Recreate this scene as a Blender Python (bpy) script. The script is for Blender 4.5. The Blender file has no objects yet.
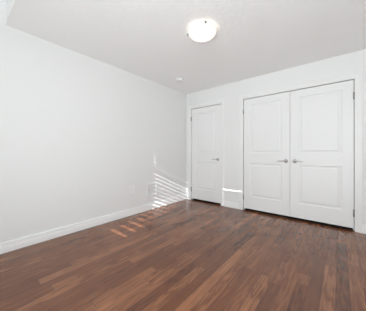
import bpy, bmesh, math, random
from mathutils import Vector, Matrix

C = bpy.context.scene.collection
SC = bpy.context.scene

# ------------------------------------------------------------------ camera
cam = bpy.data.cameras.new('camera')
cam.sensor_fit = 'HORIZONTAL'
cam.sensor_width = 36.0
cam.lens = 190.585 / 366 * 36
cam.shift_y = -0.00596
cam.clip_start = 0.02
co = bpy.data.objects.new('camera', cam)
co.location = (0, 0, 1.0518)
co.rotation_euler = (math.pi / 2, 0, math.radians(39.609))
C.objects.link(co)
SC.camera = co

# ------------------------------------------------------------------ world, sun, window light, exposure
w = bpy.data.worlds.new('sky')
SC.world = w
w.cycles.sampling_method = 'NONE'
w.use_nodes = True
bg = w.node_tree.nodes['Background']
bg.inputs[0].default_value = (0.62, 0.76, 1.0, 1)
bg.inputs[1].default_value = 1.0

SUN_DIR = Vector((-0.30, 1.0, -0.44)).normalized()
sun = bpy.data.lights.new('sun', 'SUN')
sun.energy = 15.0
sun.angle = math.radians(0.22)
sun.color = (0.97, 0.98, 1.0)
so = bpy.data.objects.new('sun', sun)
so.rotation_euler = SUN_DIR.to_track_quat('-Z', 'Y').to_euler()
so.location = (1, -4, 4)
C.objects.link(so)


def area(name, loc, d, sx, sy, power, col=(1, 1, 1)):
    l = bpy.data.lights.new(name, 'AREA')
    l.shape = 'RECTANGLE'
    l.size, l.size_y, l.energy, l.color = sx, sy, power, col
    o = bpy.data.objects.new(name, l)
    o.location = loc
    o.rotation_euler = Vector(d).to_track_quat('-Z', 'Y').to_euler()
    C.objects.link(o)
    return o


a1 = area('daylight_near_window', (-0.30, -0.80, 1.40), (-0.36, 1, 0.30), 2.3, 2.2, 100, (0.915, 0.985, 1.0))
a1.data.spread = math.radians(150)

vs = SC.view_settings
vs.view_transform = 'Standard'
vs.look = 'None'
vs.gamma = 1
vs.use_curve_mapping = False
vs.exposure = -0.05
SC.cycles.use_light_tree = False
SC.cycles.diffuse_bounces = 8
SC.cycles.max_bounces = 12

# ------------------------------------------------------------------ room numbers (metres)
XL, XR = -2.749, 1.20          # left, right wall faces
YN, YB = -0.90, 3.4512         # near, back wall faces
HC, HT = 2.4193, 2.78          # ceiling, taller strip by the windows
YS = 0.357                     # where the ceiling steps up
DT = 2.045                     # top of the doors


# ------------------------------------------------------------------ materials
def mat(name, col, rough=0.5, metal=0.0, spec=0.5):
    m = bpy.data.materials.new(name)
    m.use_nodes = True
    b = m.node_tree.nodes['Principled BSDF']
    b.inputs['Base Color'].default_value = (*col, 1)
    b.inputs['Roughness'].default_value = rough
    b.inputs['Metallic'].default_value = metal
    b.inputs['Specular IOR Level'].default_value = spec
    return m


def bumpy(m, scale, strength, dist=0.002, detail=3.0):
    nt = m.node_tree
    b = nt.nodes['Principled BSDF']
    tc = nt.nodes.new('ShaderNodeTexCoord')
    n = nt.nodes.new('ShaderNodeTexNoise')
    n.inputs['Scale'].default_value = scale
    n.inputs['Detail'].default_value = detail
    bp = nt.nodes.new('ShaderNodeBump')
    bp.inputs['Strength'].default_value = strength
    bp.inputs['Distance'].default_value = dist
    nt.links.new(tc.outputs['Object'], n.inputs['Vector'])
    nt.links.new(n.outputs['Fac'], bp.inputs['Height'])
    nt.links.new(bp.outputs['Normal'], b.inputs['Normal'])
    return m


M_WALL = bumpy(mat('wall_paint', (0.81, 0.812, 0.812), 0.75, 0, 0.3), 180, 0.15)
M_CEIL = bumpy(mat('stipple_ceiling', (0.925, 0.926, 0.924), 0.9, 0, 0.2), 45, 0.35, 0.006, 4)
M_TRIM = bumpy(mat('trim_paint', (0.84, 0.84, 0.838), 0.38, 0, 0.45), 120, 0.04)
M_BASE = bumpy(mat('baseboard_paint', (0.90, 0.90, 0.898), 0.42, 0, 0.4), 120, 0.04)
M_DOOR = bumpy(mat('door_paint', (0.83, 0.83, 0.832), 0.42, 0, 0.45), 90, 0.08)
M_NICKEL = bumpy(mat('brushed_nickel', (0.60, 0.59, 0.58), 0.34, 1.0), 300, 0.1)
M_HINGE = bumpy(mat('satin_nickel_hinge', (0.34, 0.34, 0.335), 0.45, 0.8), 300, 0.1)
M_PLASTIC = bumpy(mat('white_plastic', (0.86, 0.86, 0.85), 0.35), 200, 0.03)
M_GRILLE = bumpy(mat('enamelled_grille', (0.78, 0.78, 0.78), 0.4), 200, 0.03)
M_DARK = bumpy(mat('dark_slot', (0.03, 0.03, 0.03), 0.8), 100, 0.05)
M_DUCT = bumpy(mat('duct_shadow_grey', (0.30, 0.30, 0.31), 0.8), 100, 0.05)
M_SUB = bumpy(mat('subfloor_joint_and_gap_shade', (0.035, 0.022, 0.017), 0.9), 60, 0.1)  # dark board joints; its darkness also stands in for shade under the doors
M_BLIND = bumpy(mat('blind_slat', (0.80, 0.80, 0.78), 0.5), 60, 0.05)


def wood_material():
    m = bpy.data.materials.new('oak_strip_floor')
    m.use_nodes = True
    nt = m.node_tree
    N, L = nt.nodes, nt.links
    b = N['Principled BSDF']

    def node(t, **kw):
        n = N.new(t)
        for k, v in kw.items():
            setattr(n, k, v)
        return n

    def math_(op, a, c=None):
        n = node('ShaderNodeMath', operation=op)
        for i, v in enumerate((a, c)):
            if v is None:
                continue
            if isinstance(v, (int, float)):
                n.inputs[i].default_value = v
            else:
                L.new(v, n.inputs[i])
        return n.outputs[0]

    tint = node('ShaderNodeAttribute', attribute_name='tint').outputs['Fac']
    seed = node('ShaderNodeAttribute', attribute_name='seed').outputs['Fac']
    tc = node('ShaderNodeTexCoord')
    sp = node('ShaderNodeSeparateXYZ')
    L.new(tc.outputs['Object'], sp.inputs[0])
    off = math_('MULTIPLY', seed, 37.0)
    # fine pores, long along the boards
    c1 = node('ShaderNodeCombineXYZ')
    L.new(math_('MULTIPLY', sp.outputs[0], 75.0), c1.inputs[0])
    L.new(math_('MULTIPLY', sp.outputs[1], 2.6), c1.inputs[1])
    L.new(off, c1.inputs[2])
    n1 = node('ShaderNodeTexNoise')
    n1.inputs['Scale'].default_value = 1.0
    n1.inputs['Detail'].default_value = 4.0
    L.new(c1.outputs[0], n1.inputs['Vector'])
    # cathedral figure: rings of a distorted, stretched field
    c2 = node('ShaderNodeCombineXYZ')
    L.new(math_('MULTIPLY', sp.outputs[0], 11.0), c2.inputs[0])
    L.new(math_('MULTIPLY', sp.outputs[1], 1.5), c2.inputs[1])
    L.new(off, c2.inputs[2])
    n2 = node('ShaderNodeTexNoise')
    n2.inputs['Scale'].default_value = 1.0
    n2.inputs['Detail'].default_value = 2.5
    n2.inputs['Roughness'].default_value = 0.55
    L.new(c2.outputs[0], n2.inputs['Vector'])
    ring = math_('SINE', math_('MULTIPLY', n2.outputs['Fac'], 46.0))
    ring = math_('ADD', math_('MULTIPLY', ring, 0.5), 0.5)
    ring = math_('POWER', ring, 0.6)
    # only some boards are flat-sawn and show the figure strongly
    ring = math_('ADD', 0.5, math_('MULTIPLY', math_('SUBTRACT', ring, 0.5), math_('MULTIPLY', math_('FRACT', math_('MULTIPLY', seed, 7.0)), 1.2)))
    # broad stain blotches and knots
    n3 = node('ShaderNodeTexNoise')
    n3.inputs['Scale'].default_value = 3.2
    n3.inputs['Detail'].default_value = 3.0
    L.new(tc.outputs['Object'], n3.inputs['Vector'])
    c4 = node('ShaderNodeCombineXYZ')
    L.new(math_('MULTIPLY', sp.outputs[0], 11.0), c4.inputs[0])
    L.new(math_('MULTIPLY', sp.outputs[1], 4.5), c4.inputs[1])
    L.new(off, c4.inputs[2])
    v4 = node('ShaderNodeTexVoronoi')
    v4.inputs['Scale'].default_value = 0.55
    L.new(c4.outputs[0], v4.inputs['Vector'])
    kn = node('ShaderNodeMapRange')
    kn.inputs['From Min'].default_value = 0.03
    kn.inputs['From Max'].default_value = 0.20
    kn.inputs['To Min'].default_value = 0.72
    kn.inputs['To Max'].default_value = 1.0
    L.new(v4.outputs['Distance'], kn.inputs['Value'])

    ramp = node('ShaderNodeValToRGB')
    e = ramp.color_ramp.elements
    e[0].position, e[0].color = 0.0, (0.070, 0.0220, 0.0085, 1)
    e[1].position, e[1].color = 1.0, (0.390, 0.168, 0.078, 1)
    e2 = ramp.color_ramp.elements.new(0.5)
    e2.color = (0.176, 0.0610, 0.0250, 1)
    v = math_('MULTIPLY', tint, 0.62)
    v = math_('ADD', v, math_('MULTIPLY', math_('SUBTRACT', n1.outputs['Fac'], 0.5), 0.62))
    v = math_('ADD', v, math_('MULTIPLY', math_('SUBTRACT', ring, 0.5), 0.30))
    v = math_('ADD', v, math_('MULTIPLY', math_('SUBTRACT', n3.outputs['Fac'], 0.5), 0.40))
    v = math_('ADD', v, 0.185)
    v = math_('MULTIPLY', v, kn.outputs['Result'])
    L.new(v, ramp.inputs[0])
    L.new(ramp.outputs[0], b.inputs['Base Color'])
    r = math_('ADD', 0.17, math_('MULTIPLY', n1.outputs['Fac'], 0.14))
    L.new(r, b.inputs['Roughness'])
    b.inputs['Specular IOR Level'].default_value = 0.55
    b.inputs['Coat Weight'].default_value = 0.12
    b.inputs['Coat Roughness'].default_value = 0.16
    return m


M_WOOD = wood_material()


def bowl_material():
    m = bpy.data.materials.new('lit_alabaster_glass')
    m.use_nodes = True
    nt = m.node_tree
    b = nt.nodes['Principled BSDF']
    b.inputs['Base Color'].default_value = (0.92, 0.89, 0.84, 1)
    b.inputs['Roughness'].default_value = 0.25
    tc = nt.nodes.new('ShaderNodeTexCoord')
    n = nt.nodes.new('ShaderNodeTexNoise')
    n.inputs['Scale'].default_value = 14
    n.inputs['Detail'].default_value = 3
    n.inputs['Distortion'].default_value = 1.5
    nt.links.new(tc.outputs['Object'], n.inputs['Vector'])
    rp = nt.nodes.new('ShaderNodeValToRGB')
    rp.color_ramp.elements[0].position = 0.30
    rp.color_ramp.elements[0].color = (1.0, 0.82, 0.66, 1)
    rp.color_ramp.elements[1].position = 0.62
    rp.color_ramp.elements[1].color = (1.0, 0.95, 0.88, 1)
    nt.links.new(n.outputs['Fac'], rp.inputs[0])
    nt.links.new(rp.outputs[0], b.inputs['Emission Color'])
    # the bulbs sit low in the bowl: its rim glows less than its middle
    sp = nt.nodes.new('ShaderNodeSeparateXYZ')
    nt.links.new(tc.outputs['Object'], sp.inputs[0])
    mr = nt.nodes.new('ShaderNodeMapRange')
    mr.inputs['From Min'].default_value = -0.030
    mr.inputs['From Max'].default_value = -0.084
    mr.inputs['To Min'].default_value = 0.04
    mr.inputs['To Max'].default_value = 0.95
    nt.links.new(sp.outputs[2], mr.inputs['Value'])
    nt.links.new(mr.outputs['Result'], b.inputs['Emission Strength'])
    return m


M_BOWL = bowl_material()
M_BOWL.cycles.emission_sampling = 'NONE'


# ------------------------------------------------------------------ mesh helpers
def box(bm, x0, x1, y0, y1, z0, z1):
    v = [bm.verts.new((x, y, z)) for x in (x0, x1) for y in (y0, y1) for z in (z0, z1)]
    for f in ((0, 1, 3, 2), (4, 6, 7, 5), (0, 4, 5, 1), (2, 3, 7, 6), (0, 2, 6, 4), (1, 5, 7, 3)):
        bm.faces.new([v[i] for i in f])


def obj(name, bm, m, parent=None, smooth=False, bevel=0.0):
    bmesh.ops.recalc_face_normals(bm, faces=bm.faces)
    me = bpy.data.meshes.new(name)
    bm.to_mesh(me)
    bm.free()
    me.materials.append(m)
    if smooth:
        for p in me.polygons:
            p.use_smooth = True
    o = bpy.data.objects.new(name, me)
    C.objects.link(o)
    if parent:
        o.parent = parent
    if bevel:
        bv = o.modifiers.new('bevel', 'BEVEL')
        bv.width, bv.segments, bv.limit_method = bevel, 2, 'ANGLE'
    return o


def struct(name, bm, m, bevel=0.0):
    o = obj(name, bm, m, None, False, bevel)
    o['kind'] = 'structure'
    return o


def lathe(bm, prof, seg=32, mtx=None):
    """prof: (radius, height) pairs, spun about local Z."""
    rings = []
    for r, z in prof:
        if r < 1e-6:
            rings.append([bm.verts.new((0, 0, z))])
        else:
            rings.append([bm.verts.new((r * math.cos(2 * math.pi * k / seg), r * math.sin(2 * math.pi * k / seg), z))
                          for k in range(seg)])
    for a, b2 in zip(rings, rings[1:]):
        for k in range(seg):
            q = (k + 1) % seg
            if len(a) == 1 and len(b2) == 1:
                continue
            if len(a) == 1:
                bm.faces.new((a[0], b2[k], b2[q]))
            elif len(b2) == 1:
                bm.faces.new((a[k], b2[0], a[q]))
            else:
                bm.faces.new((a[k], b2[k], b2[q], a[q]))
    if mtx is not None:
        bmesh.ops.transform(bm, matrix=mtx, verts=[v for r in rings for v in r])


def sweep(bm, prof, path):
    """prof: (u, v) closed section; path: list of functions/frames giving a point for (u, v)."""
    rows = [[bm.verts.new(fr(u, v)) for u, v in prof] for fr in path]
    n = len(prof)
    for a, b2 in zip(rows, rows[1:]):
        for k in range(n):
            q = (k + 1) % n
            bm.faces.new((a[k], a[q], b2[q], b2[k]))
    bm.faces.new(rows[0])
    bm.faces.new(rows[-1])


def wall_with_holes(name, x0, x1, y0, y1, z0, z1, holes, m):
    """wall slab in the XZ plane with rectangular holes (hx0, hx1, hz0, hz1)."""
    bm = bmesh.new()
    xs = sorted({x0, x1, *[h[0] for h in holes], *[h[1] for h in holes]})
    for a, b2 in zip(xs, xs[1:]):
        hs = sorted([(h[2], h[3]) for h in holes if h[0] <= a + 1e-6 and h[1] >= b2 - 1e-6])
        z = z0
        for h0, h1 in hs:
            if h0 > z + 1e-6:
                box(bm, a, b2, y0, y1, z, h0)
            z = h1
        if z < z1 - 1e-6:
            box(bm, a, b2, y0, y1, z, z1)
    bmesh.ops.remove_doubles(bm, verts=bm.verts, dist=1e-5)
    seen = {}
    for f in list(bm.faces):
        seen.setdefault(tuple(round(c, 4) for c in f.calc_center_median()), []).append(f)
    dead = [f for fs in seen.values() if len(fs) > 1 for f in fs]
    bmesh.ops.delete(bm, geom=dead, context='FACES')
    return struct(name, bm, m)


def thing(name, label, cat, loc, rot=(0, 0, 0), group=None):
    o = bpy.data.objects.new(name, None)
    o.empty_display_size = 0.05
    o.location = loc
    o.rotation_euler = rot
    o['label'] = label
    o['category'] = cat
    if group:
        o['group'] = group
    C.objects.link(o)
    return o


# ------------------------------------------------------------------ floor: oak strips running to the back wall
random.seed(11)
W = 0.083


def build_floor():
    bm = bmesh.new()
    lt = bm.faces.layers.float.new('tint')
    ls = bm.faces.layers.float.new('seed')
    x = XL - 0.02
    end = YB + 0.006  # boards stop at the doors so the dark base imitates the shaded gap
    while x < XR:
        x2 = x + W
        cuts = [YN]
        y = YN + random.uniform(0.1, 1.0)
        while y < end - 0.1:
            cuts.append(y)
            y += random.choice((0.4, 0.6, 0.8, 1.0, 1.3, 1.6)) * random.uniform(0.9, 1.1)
        cuts.append(end)
        mine = [q for q in SPECIAL if x <= q[0] < x2]
        for sx, s0, s1, st in mine:
            cuts = [c for c in cuts if c <= s0 - 0.15 or c >= s1 + 0.15] + [s0, s1]
        cuts = sorted(set(cuts))
        for a, b2 in zip(cuts, cuts[1:]):
            t = min(1, max(0, random.gauss(0.5, 0.17)))
            for sx, s0, s1, st in mine:
                if s0 - 1e-6 <= a and b2 <= s1 + 1e-6:
                    t = st
            g = 0.0011
            xa, xb = max(x, XL) + g, min(x2, XR) - g
            f = bm.faces.new([bm.verts.new(p) for p in ((xa, a + g, 0), (xb, a + g, 0), (xb, b2 - g, 0), (xa, b2 - g, 0))])
            f[lt] = t
            f[ls] = random.random()
        x = x2
    n = len(bm.faces)
    box(bm, XL - 0.12, XR + 0.12, YN - 0.12, YB + 0.72, -0.12, -0.0015)
    me = bpy.data.meshes.new('floor')
    bm.to_mesh(me)
    bm.free()
    me.materials.append(M_WOOD)
    me.materials.append(M_SUB)
    for i, p in enumerate(me.polygons):
        p.material_index = 0 if i < n else 1
    o = bpy.data.objects.new('floor', me)
    o['kind'] = 'structure'
    C.objects.link(o)


# single boards that stand out: (x, y0, y1, tint)
SPECIAL = [
    (0.01, 1.35, 2.90, 0.12), (-0.07, 1.30, 2.25, 0.62), (0.09, 1.30, 2.40, 0.60), (0.17, 1.30, 2.05, 0.2),
    (-0.43, 1.15, 1.66, 0.25), (-1.08, 0.45, 1.46, 0.12), (-1.24, 0.60, 1.02, 0.85), (-1.16, 0.55, 1.35, 0.72),
    (-1.72, 0.50, 0.68, 0.8), (-1.96, 0.10, 0.46, 0.25), (-0.22, 1.95, 2.45, 0.32), (-0.85, 2.0, 2.9, 0.65)
]
build_floor()

# ------------------------------------------------------------------ ceiling with the step up beside the windows
bm = bmesh.new()
box(bm, XL - 0.12, XR + 0.12, YS, YB + 0.72, HC, HT)
box(bm, XL - 0.12, XR + 0.12, YN - 0.12, YB + 0.72, HT, HT + 0.12)
struct('ceiling', bm, M_CEIL)

# ------------------------------------------------------------------ walls
bm = bmesh.new()
box(bm, XL - 0.12, XL, YN - 0.12, YB + 0.72, 0, HT)
struct('wall_left', bm, M_WALL)
bm = bmesh.new()
box(bm, XR, XR + 0.12, YN - 0.12, YB + 0.72, 0, HT)
struct('wall_right', bm, M_WALL)

# openings for the doors: (left, right)
D1 = (-2.612, -1.868)
D2 = (-1.396, 0.140)
JG = 0.006                      # gap between slab and jamb
wall_with_holes('wall_back', XL, XR, YB, YB + 0.12, 0, HC,
                [(D1[0] - 0.02, D1[1] + 0.02, 0, DT + 0.03), (D2[0] - 0.02, D2[1] + 0.02, 0, DT + 0.03)], M_WALL)
bm = bmesh.new()
box(bm, XL, XR, YB + 0.60, YB + 0.72, 0, HC)
box(bm, -1.66, -1.60, YB + 0.12, YB + 0.60, 0, HC)
struct('wall_closet', bm, M_WALL)

WA = (-1.747, -1.345, 0.97, 2.56)
WB = (-0.517, -0.090, 0.97, 2.56)
wall_with_holes('wall_near', XL, XR, YN - 0.12, YN, 0, HT, [WA, WB], M_WALL)


# ------------------------------------------------------------------ windows and their blinds (behind the viewer)
def window(n, wd):
    x0, x1, z0, z1 = wd
    bm = bmesh.new()
    t = 0.07
    box(bm, x0 - t, x0, YN, YN + 0.016, z0 - t, z1 + t)
    box(bm, x1, x1 + t, YN, YN + 0.016, z0 - t, z1 + t)
    box(bm, x0, x1, YN, YN + 0.016, z1, z1 + t)
    box(bm, x0, x1, YN, YN + 0.016, z0 - t, z0)
    box(bm, x0 - t - 0.02, x1 + t + 0.02, YN + 0.016, YN + 0.05, z0 - 0.022, z0)
    struct('window_%d' % n, bm, M_TRIM)


window(1, WA)
window(2, WB)


def blind(label, wd, slits, edge_slits):
    """closed slats; slits: (z, height) gaps across the full width, edge_slits: (z, height, width) gaps at the left ends."""
    x0, x1, z0, z1 = wd
    y0, y1 = YN - 0.035, YN - 0.031
    t = thing('window_blind', label, 'blind', ((x0 + x1) / 2, YN - 0.033, z0))
    ox, oy, oz = t.location

    def B(bm, a, b2, c, d, e, f):
        box(bm, a - ox, b2 - ox, c - oy, d - oy, e - oz, f - oz)
    cuts = [(z, h, None) for z, h in slits] + list(edge_slits)
    cuts.sort()
    bm = bmesh.new()
    z = z0
    for zc, h, wdt in cuts:
        a, b2 = zc - h / 2, zc + h / 2
        if a > z:
            B(bm, x0, x1, y0, y1, z, a)
        if wdt is not None:
            B(bm, x0 + wdt, x1, y0, y1, a, b2)
        z = b2
    B(bm, x0, x1, y0, y1, z, z1)
    obj('slats', bm, M_BLIND, t)
    bm = bmesh.new()
    B(bm, x0 + 0.002, x1 - 0.002, YN - 0.03, YN - 0.004, z1 - 0.035, z1)
    obj('head_rail', bm, M_BLIND, t)
    return t


P = 0.0752
blind('white slatted blind in the left window, most slats let sun through', WA,
      [(1.025 + P * k, 0.024 if k < 9 else 0.0115) for k in range(16)] + [(1.025 + P * 17, 0.0045)],
      [(1.025 + P * 16, 0.012, 0.02), (1.025 + P * 18, 0.02, 0.026), (1.025 + P * 19, 0.02, 0.026), (1.025 + P * 20 - 0.01, 0.02, 0.026)])
blind('white slatted blind in the right window, closed but for one gap', WB,
      [(2.260, 0.0135)],
      [(2.262 + P * k, 0.018, 0.027) for k in (-4, -3, -2, -1, 1, 2, 3)])

# ------------------------------------------------------------------ baseboards
BASE = [(0, 0), (0.017, 0), (0.017, 0.058), (0.0145, 0.061), (0.0145, 0.078), (0.003, 0.083), (0.0025, 0.093), (0.015, 0.0945), (0.015, 0.103), (0.011, 0.108), (0, 0.108)]


def baseboard(name, runs):
    bm = bmesh.new()
    for frames in runs:
        sweep(bm, BASE, frames)
    struct(name, bm, M_BASE)


baseboard('baseboard_left', [[lambda u, v: (XL + u, YN, v), lambda u, v: (XL + u, YB, v)]])
CW = 0.074                     # casing width
baseboard('baseboard_back', [
    [lambda u, v: (D1[1] + CW + 0.004, YB - u, v), lambda u, v: (D2[0] - CW - 0.004, YB - u, v)],
    [lambda u, v: (D2[1] + CW + 0.004, YB - u, v), lambda u, v: (XR, YB - u, v)]])
baseboard('baseboard_right', [[lambda u, v: (XR - u, YN, v), lambda u, v: (XR - u, YB - 0.02, v)]])
baseboard('baseboard_near', [[lambda u, v: (XL + 0.02, YN + u, v), lambda u, v: (XR - 0.02, YN + u, v)]])

# ------------------------------------------------------------------ door casings (mitred) and jambs
CAS = [(0, 0), (0, 0.010), (0.004, 0.012), (0.018, 0.012), (0.024, 0.016), (0.050, 0.017), (0.055, 0.021), (0.070, 0.021), (CW, 0.017), (CW, 0)]


def casing(name, d):
    x0, x1 = d[0] - 0.004, d[1] + 0.004
    zt = DT + 0.010
    bm = bmesh.new()
    sweep(bm, CAS, [lambda u, v: (x0 - u, YB - v, 0), lambda u, v: (x0 - u, YB - v, zt + u),
                    lambda u, v: (x1 + u, YB - v, zt + u), lambda u, v: (x1 + u, YB - v, 0)])
    # jamb lining the opening, with the stop behind the slab
    for a, b2, e, f in ((d[0] - 0.02, d[0] - 0.004, 0, DT + 0.03), (d[1] + 0.004, d[1] + 0.02, 0, DT + 0.03),
                        (d[0] - 0.004, d[1] + 0.004, DT + 0.012, DT + 0.03)):
        box(bm, a, b2, YB, YB + 0.12, e, f)
    for a, b2, e, f in ((d[0] - 0.004, d[0] + 0.010, 0, DT + 0.012), (d[1] - 0.010, d[1] + 0.004, 0, DT + 0.012),
                        (d[0] + 0.010, d[1] - 0.010, DT - 0.004, DT + 0.012)):
        box(bm, a, b2, YB + 0.050, YB + 0.080, e, f)
    struct(name, bm, M_TRIM)


casing('trim_1', D1)
casing('trim_2', D2)


# ------------------------------------------------------------------ two-panel doors
def door(n, x0, x1, hinge_left, lever_to_left):
    yf = YB + 0.004             # front face
    zb, zt = 0.038, DT
    bm = bmesh.new()
    st, l = 0.118, 0.0
    px0, px1 = x0 + st, x1 - st
    panels = [(0.262, 0.868), (1.052, 1.935)]
    # slab sides and back
    box(bm, x0, x1, yf, yf + 0.035, zb, zt)
    bm.faces.ensure_lookup_table()
    front = [f for f in bm.faces if all(abs(v.co.y - yf) < 1e-6 for v in f.verts)]
    bmesh.ops.delete(bm, geom=front, context='FACES_ONLY')

    def V(x, y, z):
        return bm.verts.new((x, y, z))

    def quad(a, b2, c, d):
        bm.faces.new([V(a, yf, c), V(b2, yf, c), V(b2, yf, d), V(a, yf, d)])
    quad(x0, px0, zb, zt)
    quad(px1, x1, zb, zt)
    zz = zb
    for a, b2 in panels:
        quad(px0, px1, zz, a)
        zz = b2
    quad(px0, px1, zz, zt)
    prof = [(0, 0), (0.003, 0.006), (0.010, 0.0105), (0.020, 0.0115), (0.030, 0.0105), (0.042, 0.0045), (0.048, 0.0035)]
    for a, b2 in panels:
        prev = None
        for i, dy in prof:
            ring = [V(px0 + i, yf + dy, a + i), V(px1 - i, yf + dy, a + i), V(px1 - i, yf + dy, b2 - i), V(px0 + i, yf + dy, b2 - i)]
            if prev:
                for k in range(4):
                    q = (k + 1) % 4
                    bm.faces.new((prev[k], prev[q], ring[q], ring[k]))
            prev = ring
        bm.faces.new(prev)
    bmesh.ops.remove_doubles(bm, verts=bm.verts, dist=1e-5)
    d = struct('door_%d' % n, bm, M_DOOR)
    # lever handle
    hx = (x0 + 0.066) if not hinge_left else (x1 - 0.058)
    hz = 0.928
    rot = Matrix.Translation((hx, yf, hz)) @ Matrix.Rotation(math.pi / 2, 4, 'X')
    h = bmesh.new()
    lathe(h, [(0, 0), (0.031, 0), (0.032, 0.004), (0.029, 0.009), (0.014, 0.011), (0.0105, 0.014), (0.0105, 0.046), (0.0115, 0.052), (0.010, 0.057), (0, 0.058)], 24, rot)
    ho = obj('door_handle', h, M_NICKEL, d, True)
    s = -1 if lever_to_left else 1
    lv = bmesh.new()
    pts = [(0.0, 0.0), (0.02, 0.001), (0.05, 0.002), (0.08, 0.000), (0.108, -0.004), (0.116, -0.004)]
    rows = []
    for i, (dx, dz) in enumerate(pts):
        ry = (0.008, 0.0075, 0.0065, 0.006, 0.0055, 0.003)[i]
        rz = (0.0095, 0.009, 0.0085, 0.0085, 0.008, 0.004)[i]
        rows.append([lv.verts.new((hx + s * dx, yf - 0.049 + ry * math.cos(k * math.pi / 5), hz + dz + rz * math.sin(k * math.pi / 5)))
                     for k in range(10)])
    for a, b2 in zip(rows, rows[1:]):
        for k in range(10):
            q = (k + 1) % 10
            lv.faces.new((a[k], a[q], b2[q], b2[k]))
    lv.faces.new(rows[0])
    lv.faces.new(rows[-1])
    obj('lever', lv, M_NICKEL, ho, True)
    # hinges: knuckle and the visible leaf edge
    for z in (0.243, 1.828):
        hb = bmesh.new()
        xk = (x0 - 0.004) if hinge_left else (x1 + 0.004)
        lathe(hb, [(0, -0.052), (0.004, -0.051), (0.004, -0.047), (0.0090, -0.045), (0.0090, 0.045), (0.004, 0.047), (0.004, 0.051), (0, 0.052)], 12,
              Matrix.Translation((xk, yf - 0.013, z)))
        box(hb, xk - 0.0022, xk + 0.0022, yf - 0.011, yf + 0.03, z - 0.045, z + 0.045)
        obj('hinge', hb, M_HINGE, d, False)
    return d


mid = -0.628
door(1, D1[0] + JG, D1[1] - 0.004, True, True)
door(2, D2[0] + JG, mid - 0.0025, True, True)
door(3, mid + 0.0025, D2[1] - JG, False, False)

# ------------------------------------------------------------------ flush ceiling light
LX, LY = -1.172, 1.752
t = thing('ceiling_light', 'lit round frosted glass bowl light with small metal clips on ceiling', 'ceiling light', (LX, LY, HC))
bm = bmesh.new()
lathe(bm, [(0, 0), (0.120, 0), (0.122, -0.004), (0.118, -0.020), (0.100, -0.024), (0, -0.024)], 40)
obj('ceiling_pan', bm, M_TRIM, t, True)
bm = bmesh.new()
R = 0.158
outer = [(R, -0.030), (R - 0.001, -0.036), (R * 0.955, -0.048), (R * 0.86, -0.064), (R * 0.70, -0.081), (R * 0.50, -0.093), (R * 0.25, -0.100), (0, -0.102)]
inner = [(0, -0.096), (R * 0.25, -0.094), (R * 0.49, -0.087), (R * 0.68, -0.076), (R * 0.83, -0.060), (R * 0.93, -0.046), (R - 0.006, -0.036), (R - 0.005, -0.030), (R, -0.030)]
lathe(bm, outer, 48)
lathe(bm, inner, 48)
bmesh.ops.remove_doubles(bm, verts=bm.verts, dist=1e-5)
obj('glass_bowl', bm, M_BOWL, t, True)
for ang in (-45, 205, 100):
    bm = bmesh.new()
    box(bm, 0.112, R + 0.003, -0.006, 0.006, -0.0255, -0.0225)
    box(bm, R + 0.001, R + 0.004, -0.006, 0.006, -0.044, -0.0225)
    lathe(bm, [(0, 0), (0.011, 0), (0.012, 0.005), (0.009, 0.013), (0, 0.015)], 12,
          Matrix.Translation((R + 0.004, 0, -0.037)) @ Matrix.Rotation(math.pi / 2, 4, 'Y'))
    bmesh.ops.rotate(bm, matrix=Matrix.Rotation(math.radians(ang), 3, 'Z'), verts=bm.verts)
    obj('clip', bm, M_HINGE, t)
# ------------------------------------------------------------------ smoke detector
t = thing('smoke_detector', 'small round white smoke detector on ceiling near the corner', 'smoke detector', (-2.285, 2.665, HC))
bm = bmesh.new()
lathe(bm, [(0, 0), (0.064, 0), (0.065, -0.003), (0.065, -0.010), (0, -0.010)], 32)
obj('mounting_base', bm, M_PLASTIC, t, True)
bm = bmesh.new()
lathe(bm, [(0, -0.010), (0.054, -0.010), (0.059, -0.014), (0.058, -0.024), (0.050, -0.034), (0.034, -0.040), (0, -0.041)], 32)
obj('cover', bm, M_PLASTIC, t, True)
bm = bmesh.new()
lathe(bm, [(0, -0.0405), (0.010, -0.0405), (0.010, -0.043), (0, -0.0435)], 16)
obj('test_button', bm, M_PLASTIC, t, True)

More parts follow.
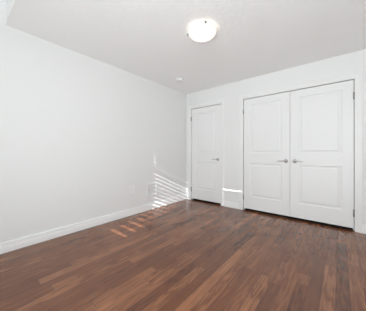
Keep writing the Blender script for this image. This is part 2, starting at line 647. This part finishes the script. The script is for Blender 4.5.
# ------------------------------------------------------------------ power outlet on the left wall
t = thing('power_outlet', 'small white outlet plate low on the left wall, clear of the sun stripes', 'outlet', (XL, 1.945, 0.43))
bm = bmesh.new()
box(bm, 0, 0.006, -0.050, 0.050, -0.068, 0.068)
obj('cover_plate', bm, M_PLASTIC, t, False, 0.003)
for s in (-1, 1):
    bm = bmesh.new()
    zc = s * 0.022
    box(bm, 0.0055, 0.0085, -0.017, 0.017, zc - 0.0155, zc + 0.0155)
    f = obj('receptacle', bm, M_PLASTIC, t, False, 0.002)
    for dy in (-0.006, 0.006):
        bm = bmesh.new()
        box(bm, 0.0084, 0.0088, dy - 0.0012, dy + 0.0012, zc - 0.003, zc + 0.006)
        obj('slot', bm, M_DARK, f)

# ------------------------------------------------------------------ air grille on the left wall
GY, GZ, GW, GH = 2.40, 0.362, 0.25, 0.245
t = thing('air_vent', 'square white air vent grille low on the left wall, crossed by the sun stripes', 'vent', (XL, GY, GZ))
bm = bmesh.new()
b_ = 0.022
for a, b2, c, d in ((-GW / 2, -GW / 2 + b_, -GH / 2, GH / 2), (GW / 2 - b_, GW / 2, -GH / 2, GH / 2),
                    (-GW / 2 + b_, GW / 2 - b_, -GH / 2, -GH / 2 + b_), (-GW / 2 + b_, GW / 2 - b_, GH / 2 - b_, GH / 2)):
    box(bm, 0, 0.012, a, b2, c, d)
obj('frame', bm, M_PLASTIC, t)
bm = bmesh.new()
box(bm, 0.0, 0.002, -GW / 2 + b_, GW / 2 - b_, -GH / 2 + b_, GH / 2 - b_)
obj('duct_shade_sheet', bm, M_DUCT, t)  # flat grey sheet on the wall, the duct's shadow put into its colour
bm = bmesh.new()
n = 10
for k in range(n):
    z = -GH / 2 + b_ + (k + 0.5) * (GH - 2 * b_) / n
    hh = 0.0085
    vs_ = [bm.verts.new(p) for p in ((0.003, -GW / 2 + b_, z + hh), (0.010, -GW / 2 + b_, z - hh), (0.0115, -GW / 2 + b_, z - hh), (0.0045, -GW / 2 + b_, z + hh),
                                     (0.003, GW / 2 - b_, z + hh), (0.010, GW / 2 - b_, z - hh), (0.0115, GW / 2 - b_, z - hh), (0.0045, GW / 2 - b_, z + hh))]
    for f in ((0, 1, 2, 3), (7, 6, 5, 4), (0, 4, 5, 1), (1, 5, 6, 2), (2, 6, 7, 3), (3, 7, 4, 0)):
        bm.faces.new([vs_[i] for i in f])
obj('louvres', bm, M_GRILLE, t)
